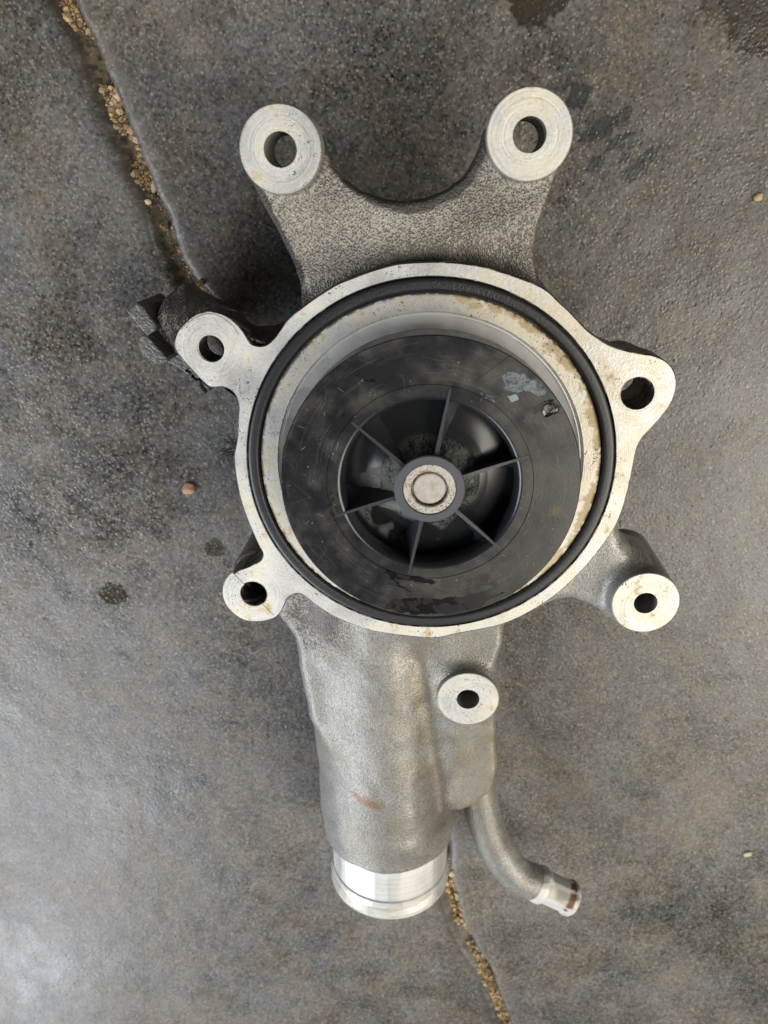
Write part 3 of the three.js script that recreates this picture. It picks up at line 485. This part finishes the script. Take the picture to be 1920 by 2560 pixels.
// seal groove, inner land and bore
part('seal_land', planUV(creased(lathe([[R_GO + 0.0006, 0.0650], [R_GO + 0.0006, 0.0643], [R_GI, 0.0643], [R_GI, HF - 0.0003], [R_GI - 0.0003, HF], [R_RIM + 0.0003, HF], [R_RIM, HF - 0.0003]], CX, CZ, 240), 0.5), ...FACE), M.machined, pump, 'stained inner land inside the rubber seal');
part('bore', creased(lathe([[R_RIM, HF - 0.0003], [R_RIM - 0.0006, HF - 0.0012], [R_RIM - 0.0008, HF - 0.0012], [R_RIM - 0.0013, HF - 0.0020], [R_RIM - 0.0016, HF - 0.0022], [0.0462, 0.0640], [0.0440, 0.0620], [0.0435, 0.0480], [0.002, 0.0475]], CX, CZ, 240), 0.45), M.polished, pump, 'polished conical bore around the impeller');
{
  const w = 0.00212, c = (R_GO + R_GI) / 2 + 0.0001, prof = []; for (let i = 0; i <= 28; i++) { const a = Math.PI * (1.15 - 1.3 * i / 28), ca = Math.cos(a), sa = Math.sin(a); prof.push([c + w * Math.sign(ca) * Math.pow(Math.abs(ca), 0.6), 0.0668 + 0.0019 * Math.sign(sa) * Math.pow(Math.abs(sa), 0.75)]); }
  const g = planUV(lathe(prof, CX, CZ, 260), ...CAST, 0.2);
  part('seal_ring', g, M.rubber, pump, 'black rubber sealing ring in the flange groove');
}
// ears and bosses: machined ring pads
function pad(name, c, y0, y1, hole, label) {
  const s = new THREE.Shape(circlePath(c.x, c.z, c.r, 96).getPoints()); s.holes.push(circlePath(c.x, c.z, hole));
  return part(name, planUV(extrudeUp(s, y0, y1, 0.00035), ...FACE), [M.machined, M.castSide], pump, label);
}
pad('mounting_ear', EAR_L, 0.0495, HF, 0.00525, 'machined ring face of the left ear');
pad('mounting_ear', EAR_R, 0.0495, HF, 0.00520, 'machined ring face of the right ear, lightly rusted round its hole');
pad('mounting_boss', BOSS_R, 0.024, BOSS_R.h, 0.0046, 'machined boss on the arm at the right');
pad('mounting_boss', BOSS_B, 0.030, BOSS_B.h, 0.0048, 'machined boss beside the outlet pipe');

// ------------------------------------------------------------------ impeller
const imp = new THREE.Group(); imp.name = 'impeller'; imp.userData.label = 'black plastic impeller with six blades'; pump.add(imp);
part('shroud', planUV(mergeGeometries([
  creased(lathe([[R_IMP - 0.003, 0.0722], [R_IMP - 0.0004, 0.0724], [R_IMP - 0.0003, 0.0730], [R_IMP, 0.0845], [R_IMP, HI - 0.0003], [R_IMP - 0.0003, HI]], CX, CZ, 240), 0.5),
  ...[[[R_IMP - 0.0003, HI], [R_SEAM + 0.00012, HI]], [[R_SEAM + 0.00012, HI], [R_SEAM + 0.00006, HI - 0.0003]], [[R_SEAM + 0.00006, HI - 0.0003], [R_SEAM - 0.00006, HI - 0.0003]], [[R_SEAM - 0.00006, HI - 0.0003], [R_SEAM - 0.00012, HI]], [[R_SEAM - 0.00012, HI], [0.0292, HI]]].map((q) => lathe(q, CX, CZ, 240).toNonIndexed()),
].map((g) => { for (const k of Object.keys(g.attributes)) if (!['position', 'normal', 'uv'].includes(k)) g.deleteAttribute(k); return g; })), ...IMP, 0), M.plastic, imp, 'scratched and wet-stained outer disc');
{
  const prof = []; for (let i = 0; i <= 12; i++) { const a = i / 12 * Math.PI / 2; prof.push([0.0292 - 0.0022 * Math.sin(a), HI - 0.0048 * (1 - Math.cos(a))]); }
  part('eye_wall', planUV(lathe([...prof, [0.0273, HI - 0.0070], [0.0285, HI - 0.0084], [0.0310, HI - 0.0090]], CX, CZ, 200), ...IMP, 0), M.eyeWall, imp, 'glossy rounded wall of the eye');
}
part('back_plate', planUV(lathe([[0.0425, 0.0740], [0.036, 0.0748], [0.029, 0.0756], [0.0235, 0.0768], [0.0192, 0.0782], [0.0186, 0.0788], [0.0164, 0.0796], [0.0158, 0.0803], [0.0140, 0.0815], [0.0125, 0.0832], [0.0112, 0.0852], [0.0107, 0.0866]], CX, CZ, 200), ...IMP, 0), M.eye, imp, 'dark back plate with a pale speckled deposit');
part('hub', planUV(creased(lathe([[0.0108, 0.0800], [0.0108, H_HUB - 0.0004], [0.0111, H_HUB - 0.0003], [R_HUB - 0.0003, H_HUB], [0.0086, H_HUB], [0.0083, H_HUB - 0.0005]], CX, CZ, 120), 0.5), ...IMP, 0), M.hub, imp, 'grey plastic hub');
part('bushing', planUV(creased(lathe([[0.0083, H_HUB - 0.0005], [0.0081, H_HUB - 0.0002], [0.0061, H_HUB - 0.0002], [0.0058, H_HUB - 0.0005], [0.0058, H_HUB - 0.004]], CX, CZ, 96), 0.5), CX - 0.01, CZ - 0.01, 0.02, 0.02, 0), M.bush, imp, 'pitted rust-flecked metal bushing');
part('shaft', planUV(creased(lathe([[0.0052, 0.07], [0.0052, H_HUB - 0.0013], [0.0048, H_HUB - 0.0009], [0, H_HUB - 0.0009]], CX, CZ, 96), 0.5), CX - 0.01, CZ - 0.01, 0.02, 0.02, 0), M.bush, imp, 'round end of the steel shaft');
{
  // outer ends of the blades as the photo shows them; each blade sweeps back as it goes down
  const tips = [[1120, 1000], [1327, 1139], [1256, 1378], [1027, 1414], [861, 1283], [897, 1070]];
  for (const [sx, sy] of tips) {
    const p = P(sx, sy, HI), a0 = Math.atan2(p.z - CZ, p.x - CX), pos = [], NI = 12, NJ = 8, T = 0.00068;
    const pt = (u, v, side) => {                                        // u along the radius, v downwards
      const r = mix(0.0100, 0.0318, u), yTop = mix(H_HUB - 0.0022, HI + 0.00012, sm(0, 0.8, Math.pow(u, 0.8))), floor = r < 0.0235 ? mix(0.0860, 0.0766, Math.sqrt(clamp((r - 0.0105) / 0.013))) : 0.0758;
      const y = mix(yTop, floor, v), a = a0 + 0.24 * v * v * u, t = side * (mix(T, 0.00036, u) + 0.0004 * v * v);
      const nx = -Math.sin(a), nz = Math.cos(a);
      return [CX + r * Math.cos(a) + nx * t, y, CZ + r * Math.sin(a) + nz * t];
    };
    const g0 = [];
    const face = (fn, n, m) => { const g = new THREE.PlaneGeometry(1, 1, n, m), q = g.attributes.position; for (let j = 0; j <= m; j++) for (let i = 0; i <= n; i++) q.setXYZ(j * (n + 1) + i, ...fn(i / n, j / m)); g.computeVertexNormals(); g0.push(g); };
    face((u, v) => pt(u, v, 1), NI, NJ); face((u, v) => pt(u, v, -1), NI, NJ);
    face((u, v) => pt(u, 0, mix(-1, 1, v)), NI, 1); face((u, v) => pt(1, u, mix(-1, 1, v)), NJ, 1);
    part('blade', planUV(mergeGeometries(g0), ...IMP, 0.5), M.blade, imp);
  }
}

// ------------------------------------------------------------------ outlet nozzle and small tube
{
  const ax = -0.0106, ay = 0.0335, g = new THREE.LatheGeometry([[0.0265, 0.265], [0.0272, 0.270], [0.0272, 0.2945], [0.0269, 0.2950], [0.0275, 0.2956], [0.0275, 0.2990], [0.0279, 0.3000], [0.0284, 0.3022], [0.0282, 0.3044], [0.0272, 0.3056], [0.0245, 0.3056], [0.024, 0.304], [0.024, 0.26]].map(([r, y]) => new THREE.Vector2(r, y)), 160);
  g.rotateX(Math.PI / 2); g.translate(ax, ay, 0);
  part('outlet_nozzle', creased(g, 0.35), M.nozzle, pump, 'bright turned outlet nozzle with a rolled bead');
}
{
  const c = [[1182, 1880], [1187, 1930], [1198, 1990], [1212, 2050], [1246, 2130], [1292, 2185], [1334, 2204], [1354, 2213]].map(([x, y], i) => P(x, y, 0.0275));
  const curve = new THREE.CatmullRomCurve3(c);
  part('bypass_tube', planUV(new THREE.TubeGeometry(curve, 60, 0.0085, 32), ...CAST, 0.3), M.cast, pump, 'bent cast bypass tube, stain and shade painted on its upper side');
  const e = curve.getPoint(1), t = curve.getTangent(1), q = new THREE.Quaternion().setFromUnitVectors(new THREE.Vector3(0, 1, 0), t);
  const g = new THREE.LatheGeometry([[0.0060, -0.006], [0.0086, -0.004], [0.0092, -0.002], [0.0090, 0.000], [0.0080, 0.0015], [0.0078, 0.0030], [0.0078, 0.0060], [0.0078, 0.0090], [0.0077, 0.0115], [0.0078, 0.0125], [0.0080, 0.0135], [0.0085, 0.0145], [0.0087, 0.0160], [0.0085, 0.0170], [0.0078, 0.0180], [0.0060, 0.0180], [0.0058, 0.0170], [0.0058, 0.004]].map(([r, y]) => new THREE.Vector2(r, y)), 64);
  const gp = g.attributes.position, col = new Float32Array(gp.count * 3);
  for (let i = 0; i < gp.count; i++) { const y = gp.getY(i), k = y > 0.0118 && y < 0.0150 ? 1 : 0, n = fbm(gp.getX(i) * 400 + 9, gp.getZ(i) * 400 + 3, 2); col.set(k && n > 0.42 ? [0.13, 0.062, 0.030] : n > 0.6 ? [0.34, 0.325, 0.28] : [0.48, 0.47, 0.44], 3 * i); }
  g.setAttribute('color', new THREE.BufferAttribute(col, 3));
  g.applyQuaternion(q); g.translate(e.x, e.y, e.z);
  part('tube_end', creased(g, 0.6), new THREE.MeshStandardMaterial({ vertexColors: true, roughness: 0.55, metalness: 0.3 }), pump, 'machined tube end with collar and bead');
}

// ------------------------------------------------------------------ the lug's oily, shade-blackened block and bracket at the upper left
{
  const strip = (rings) => {                                            // walls between loops of equal length, closed at the bottom
    const n = rings[0].length, pos = [], idx = []; rings.forEach((r) => r.forEach((p) => pos.push(p.x, p.y, p.z)));
    for (let k = 0; k + 1 < rings.length; k++) for (let i = 0; i < n; i++) { const a = k * n + i, b = k * n + (i + 1) % n; idx.push(a, b, a + n, b, b + n, a + n); }
    const g = new THREE.BufferGeometry(); g.setAttribute('position', new THREE.Float32BufferAttribute(pos, 3)); g.setIndex(idx); g.computeVertexNormals(); return g;
  };
  const loop = (list, h, per = 6) => list.flatMap(([x, y], i) => { const [u, v] = list[(i + 1) % list.length], a = P(x, y, h), b = P(u, v, h); return Array.from({ length: per }, (_, k) => a.clone().lerp(b, k / per)); });
  const top = [[680, 868], [662, 862], [627, 850], [607, 828], [588, 808], [562, 787], [535, 780], [511, 780], [484, 791], [459, 811], [444, 828], [438, 849], [438, 871], [479, 924], [520, 965], [557, 968], [600, 1000], [690, 960]];
  const low = [[712, 806], [685, 814], [640, 815], [622, 804], [601, 782], [569, 758], [529, 738], [490, 716], [470, 708], [453, 712], [430, 730], [410, 748], [391, 792], [436, 876], [505, 948], [550, 960], [610, 980], [700, 930]];
  const between = (t) => top.map(([x, y], i) => [mix(x, low[i][0], t), mix(y, low[i][1], t)]);
  const g = strip([loop(top, 0.0660), loop(between(0.12), 0.0655), loop(between(0.60), 0.050), loop(low, 0.037), loop(low, 0.020)]);
  const p = g.attributes.position, per = 6 * top.length, uv = new Float32Array(p.count * 2);
  for (let i = 0; i < p.count; i++) {
    const k = i % per, q = i - per, up = q >= 0 ? Math.hypot(p.getX(i) - p.getX(q), p.getY(i) - p.getY(q), p.getZ(i) - p.getZ(q)) / 0.09 : 0;
    uv[2 * i] = k * 0.0013 / 0.09; uv[2 * i + 1] = (q >= 0 ? uv[2 * q + 1] : 0) + up;
  }
  g.setAttribute('uv', new THREE.BufferAttribute(uv, 2));
  part('lug_block', creased(g.toNonIndexed(), 0.75), M.grime, pump, 'oily side of the upper left lug, shade painted into its black');
  const prong = (list, h0, h1) => { const s = new THREE.Shape(list.map(([x, y]) => { const q = P(x, y, h1); return V2(q.x, q.z); })); return planUV(extrudeUp(s, h0, h1, 0.0006), 0, 0, 0.09, 0.09); };
  part('bracket_prong', prong([[316, 779], [341, 756], [358, 768], [376, 794], [391, 813], [388, 826], [367, 841], [357, 828], [338, 805]], 0.012, 0.040), M.bracket, pump, 'upper prong of the black bracket beside the lug');
  part('bracket_prong', prong([[345, 848], [358, 834], [370, 842], [390, 866], [416, 894], [419, 904], [402, 913], [392, 911], [364, 892], [350, 876]], 0.012, 0.040), M.bracket, pump, 'lower prong of the black bracket beside the lug');
  part('bracket', prong([[372, 838], [400, 812], [430, 850], [470, 905], [505, 945], [498, 962], [478, 945], [462, 932], [446, 920], [420, 905]], 0.006, 0.028), M.bracket, pump, 'black bracket plate under the upper left lug');
  const o = P(500, 948, 0.05), drips = [[0, 0, 0.0012, 0.0055], [-0.002, -0.001, 0.0009, 0.003], [0.002, 0.001, 0.0009, 0.0035], [-0.0045, -0.003, 0.0008, 0.0022]].map(([dx, dz, r, l], k) => new THREE.TubeGeometry(new THREE.CatmullRomCurve3([0, 0.35, 0.7, 1].map((t) => new THREE.Vector3(o.x + dx - 0.0006 * Math.sin(t * 4 + k), 0.05 - 0.004 * t, o.z + dz + l * t))), 12, r * 0.7, 8));
  part('grease', mergeGeometries(drips), new THREE.MeshStandardMaterial({ color: new THREE.Color().setRGB(0.012, 0.012, 0.012), roughness: 0.35 }), pump, 'strings of black grease hanging from the upper left lug');
}

// ------------------------------------------------------------------ loose things
{
  const g = new THREE.SphereGeometry(1, 32, 20, 0, Math.PI * 2, 0, Math.PI / 2), p = g.attributes.position;
  for (let i = 0; i < p.count; i++) { const a = Math.atan2(p.getZ(i), p.getX(i)), k = 1 + 0.18 * Math.cos(2 * a + 0.7) + 0.10 * Math.cos(3 * a); p.setXYZ(i, p.getX(i) * 0.0024 * k, p.getY(i) * 0.0014, p.getZ(i) * 0.0024 * k); }
  g.computeVertexNormals(); g.translate(dropP.x, HI + 0.00005, dropP.z);
  single('water_drop', g, new THREE.MeshPhysicalMaterial({ color: 0xffffff, roughness: 0.02, transmission: 1, ior: 1.33, thickness: 0.001 }), 'clear drop of water on the right of the impeller disc', 'drop');
}
// grit in the crack
{
  const base = new THREE.IcosahedronGeometry(1, 1), p = base.attributes.position, jit = {};
  for (let i = 0; i < p.count; i++) { const key = [p.getX(i), p.getY(i), p.getZ(i)].map((v) => v.toFixed(3)).join(); const k = jit[key] ??= 0.75 + 0.5 * rnd(); p.setXYZ(i, p.getX(i) * k, p.getY(i) * k * 0.75, p.getZ(i) * k); }
  const N = 6500, im = new THREE.InstancedMesh(base, new THREE.MeshStandardMaterial({ color: 0xffffff, roughness: 0.8, flatShading: true }), N), m = new THREE.Matrix4(), q = new THREE.Quaternion(), e = new THREE.Euler(), c = new THREE.Color();
  let k = 0;
  for (let tries = 0; k < N && tries < 200000; tries++) {
    const s = Math.floor(rnd() * (CRACK.length - 1)), t = rnd(), off = Math.pow(rnd(), 1.3) * 0.0060, a = CRACK[s], b = CRACK[s + 1], L = Math.hypot(b[0] - a[0], b[1] - a[1]);
    const ux = (b[0] - a[0]) / L, uz = (b[1] - a[1]) / L, x = mix(a[0], b[0], t) - uz * 1 * 0 + (-uz) * 0 + off * -uz, z = mix(a[1], b[1], t) + off * ux;
    if (x < -0.3 || x > 0.25 || z < -0.12 || z > 0.55 || rnd() > L / 0.06) continue;
    const d = crackD(x, z); if (d > -0.0006) continue;
    if (fbm(x * 70 + 9, z * 70, 2) < 0.30 || (z > -0.002 && z < 0.035 && rnd() < 0.85)) continue;
    const big = rnd() < 0.06, sz = big ? 0.0008 + 0.0009 * rnd() : 0.0002 + 0.0006 * rnd() * rnd();
    e.set(rnd() * 6, rnd() * 6, rnd() * 6); q.setFromEuler(e);
    m.compose(new THREE.Vector3(x, floorY(x, z) + sz * 0.35, z), q, new THREE.Vector3(sz * (0.8 + 0.6 * rnd()), sz, sz)); im.setMatrixAt(k, m);
    const tone = 0.35 + 0.65 * rnd(); const w = rnd(); c.setRGB((0.44 + 0.08 * w) * tone, (0.28 + 0.13 * w) * tone, (0.11 + 0.15 * w) * tone); im.setColorAt(k, c); k++;
  }
  im.count = k; im.name = 'sand'; scene.add(im); im.userData = { label: 'golden brown sand and grit lying along the crack', category: 'sand', kind: 'stuff' };
}
{
  const base = new THREE.IcosahedronGeometry(1, 0), N = 4200, im = new THREE.InstancedMesh(base, new THREE.MeshStandardMaterial({ color: 0xffffff, roughness: 0.85, flatShading: true }), N), m = new THREE.Matrix4(), q = new THREE.Quaternion(), e = new THREE.Euler(), c = new THREE.Color(), r = mulberry(404);
  for (let k = 0; k < N; k++) {
    const x = -0.30 + 0.58 * r(), z = -0.10 + 0.62 * r(), sz = 0.00014 + 0.00042 * r() * r() * r() * r(); e.set(r() * 6, r() * 6, r() * 6); q.setFromEuler(e);
    m.compose(new THREE.Vector3(x, floorY(x, z) + sz * 0.4, z), q, new THREE.Vector3(sz * (0.8 + 0.7 * r()), sz, sz)); im.setMatrixAt(k, m);
    const t = 0.4 + 0.6 * r(), w = r(); c.setRGB((0.30 + 0.12 * w) * t, (0.27 + 0.04 * w) * t, (0.24 - 0.08 * w) * t); im.setColorAt(k, c);
  }
  im.name = 'grit'; scene.add(im); im.userData = { label: 'fine pale grit scattered loosely over the whole concrete floor', category: 'grit', kind: 'stuff' };
}
function pebble(sx, sy, r, rgb, label, stretch = 1, turn = 0, seed = 1) {
  const g = new THREE.IcosahedronGeometry(1, 2), p = g.attributes.position;
  for (let i = 0; i < p.count; i++) { const k = 0.8 + 0.4 * vn3(p.getX(i) * 1.6 + seed * 9, p.getY(i) * 1.6 + 5, p.getZ(i) * 1.6 + 7); p.setXYZ(i, p.getX(i) * k * r * stretch, p.getY(i) * k * r * 0.6, p.getZ(i) * k * r); }
  g.rotateY(turn); g.computeVertexNormals();
  const w = P(sx, sy), m = single('pebble', g, new THREE.MeshStandardMaterial({ color: new THREE.Color().setRGB(...rgb), roughness: 0.8 }), label, 'pebble');
  m.position.set(w.x, floorY(w.x, w.z) + r * 0.35, w.z);
}
pebble(472, 1221, 0.0026, [0.40, 0.22, 0.15], 'salmon pink stone chip on the floor left of the pump flange', 1.25, 0.4, 1);
pebble(377, 465, 0.0016, [0.50, 0.42, 0.30], 'long pale grain standing out in the crack above the pump bracket', 1.9, 1.1, 2);
pebble(285, 231, 0.0022, [0.42, 0.31, 0.18], 'largest tan stone in the crack near the top left corner', 1.2, 1.2, 3);
pebble(318, 322, 0.0016, [0.36, 0.22, 0.15], 'pinkish stone at the sharp edge of the crack, between the two pale ones', 1.2, 0.9, 4);
pebble(1895, 493, 0.0015, [0.45, 0.33, 0.17], 'small tan pebble at the right edge beside the dark chips in the floor', 1.2, 0.2, 5);
pebble(1870, 2137, 0.0016, [0.42, 0.35, 0.22], 'small cream pebble near the right edge below the bypass tube', 1.3, 0.5, 6);
{
  // black fibres clinging to the flange's left edge
  const gs = [], r = mulberry(9), o = P(592, 1118, 0.060);
  for (let i = 0; i < 26; i++) {
    let p = o.clone().add(new THREE.Vector3(0.001, -0.002 * r(), 0.006 * (r() - 0.5))); const pts = [p.clone()]; let a = Math.PI + (r() - 0.5) * 1.5, dy = (r() - 0.6) * 0.001;
    for (let k = 0; k < 5; k++) { a += (r() - 0.5) * 1.3; p = p.clone().add(new THREE.Vector3(Math.cos(a) * 0.0014, dy, Math.sin(a) * 0.0014)); pts.push(p); }
    gs.push(new THREE.TubeGeometry(new THREE.CatmullRomCurve3(pts), 10, 0.00007 + 0.00006 * r(), 5));
  }
  single('fibre_tuft', mergeGeometries(gs), new THREE.MeshStandardMaterial({ color: 0x0b0b0c, roughness: 0.7 }), 'small tuft of black fibres on the left edge of the flange', 'fibres');
}

renderer.render(scene, camera);
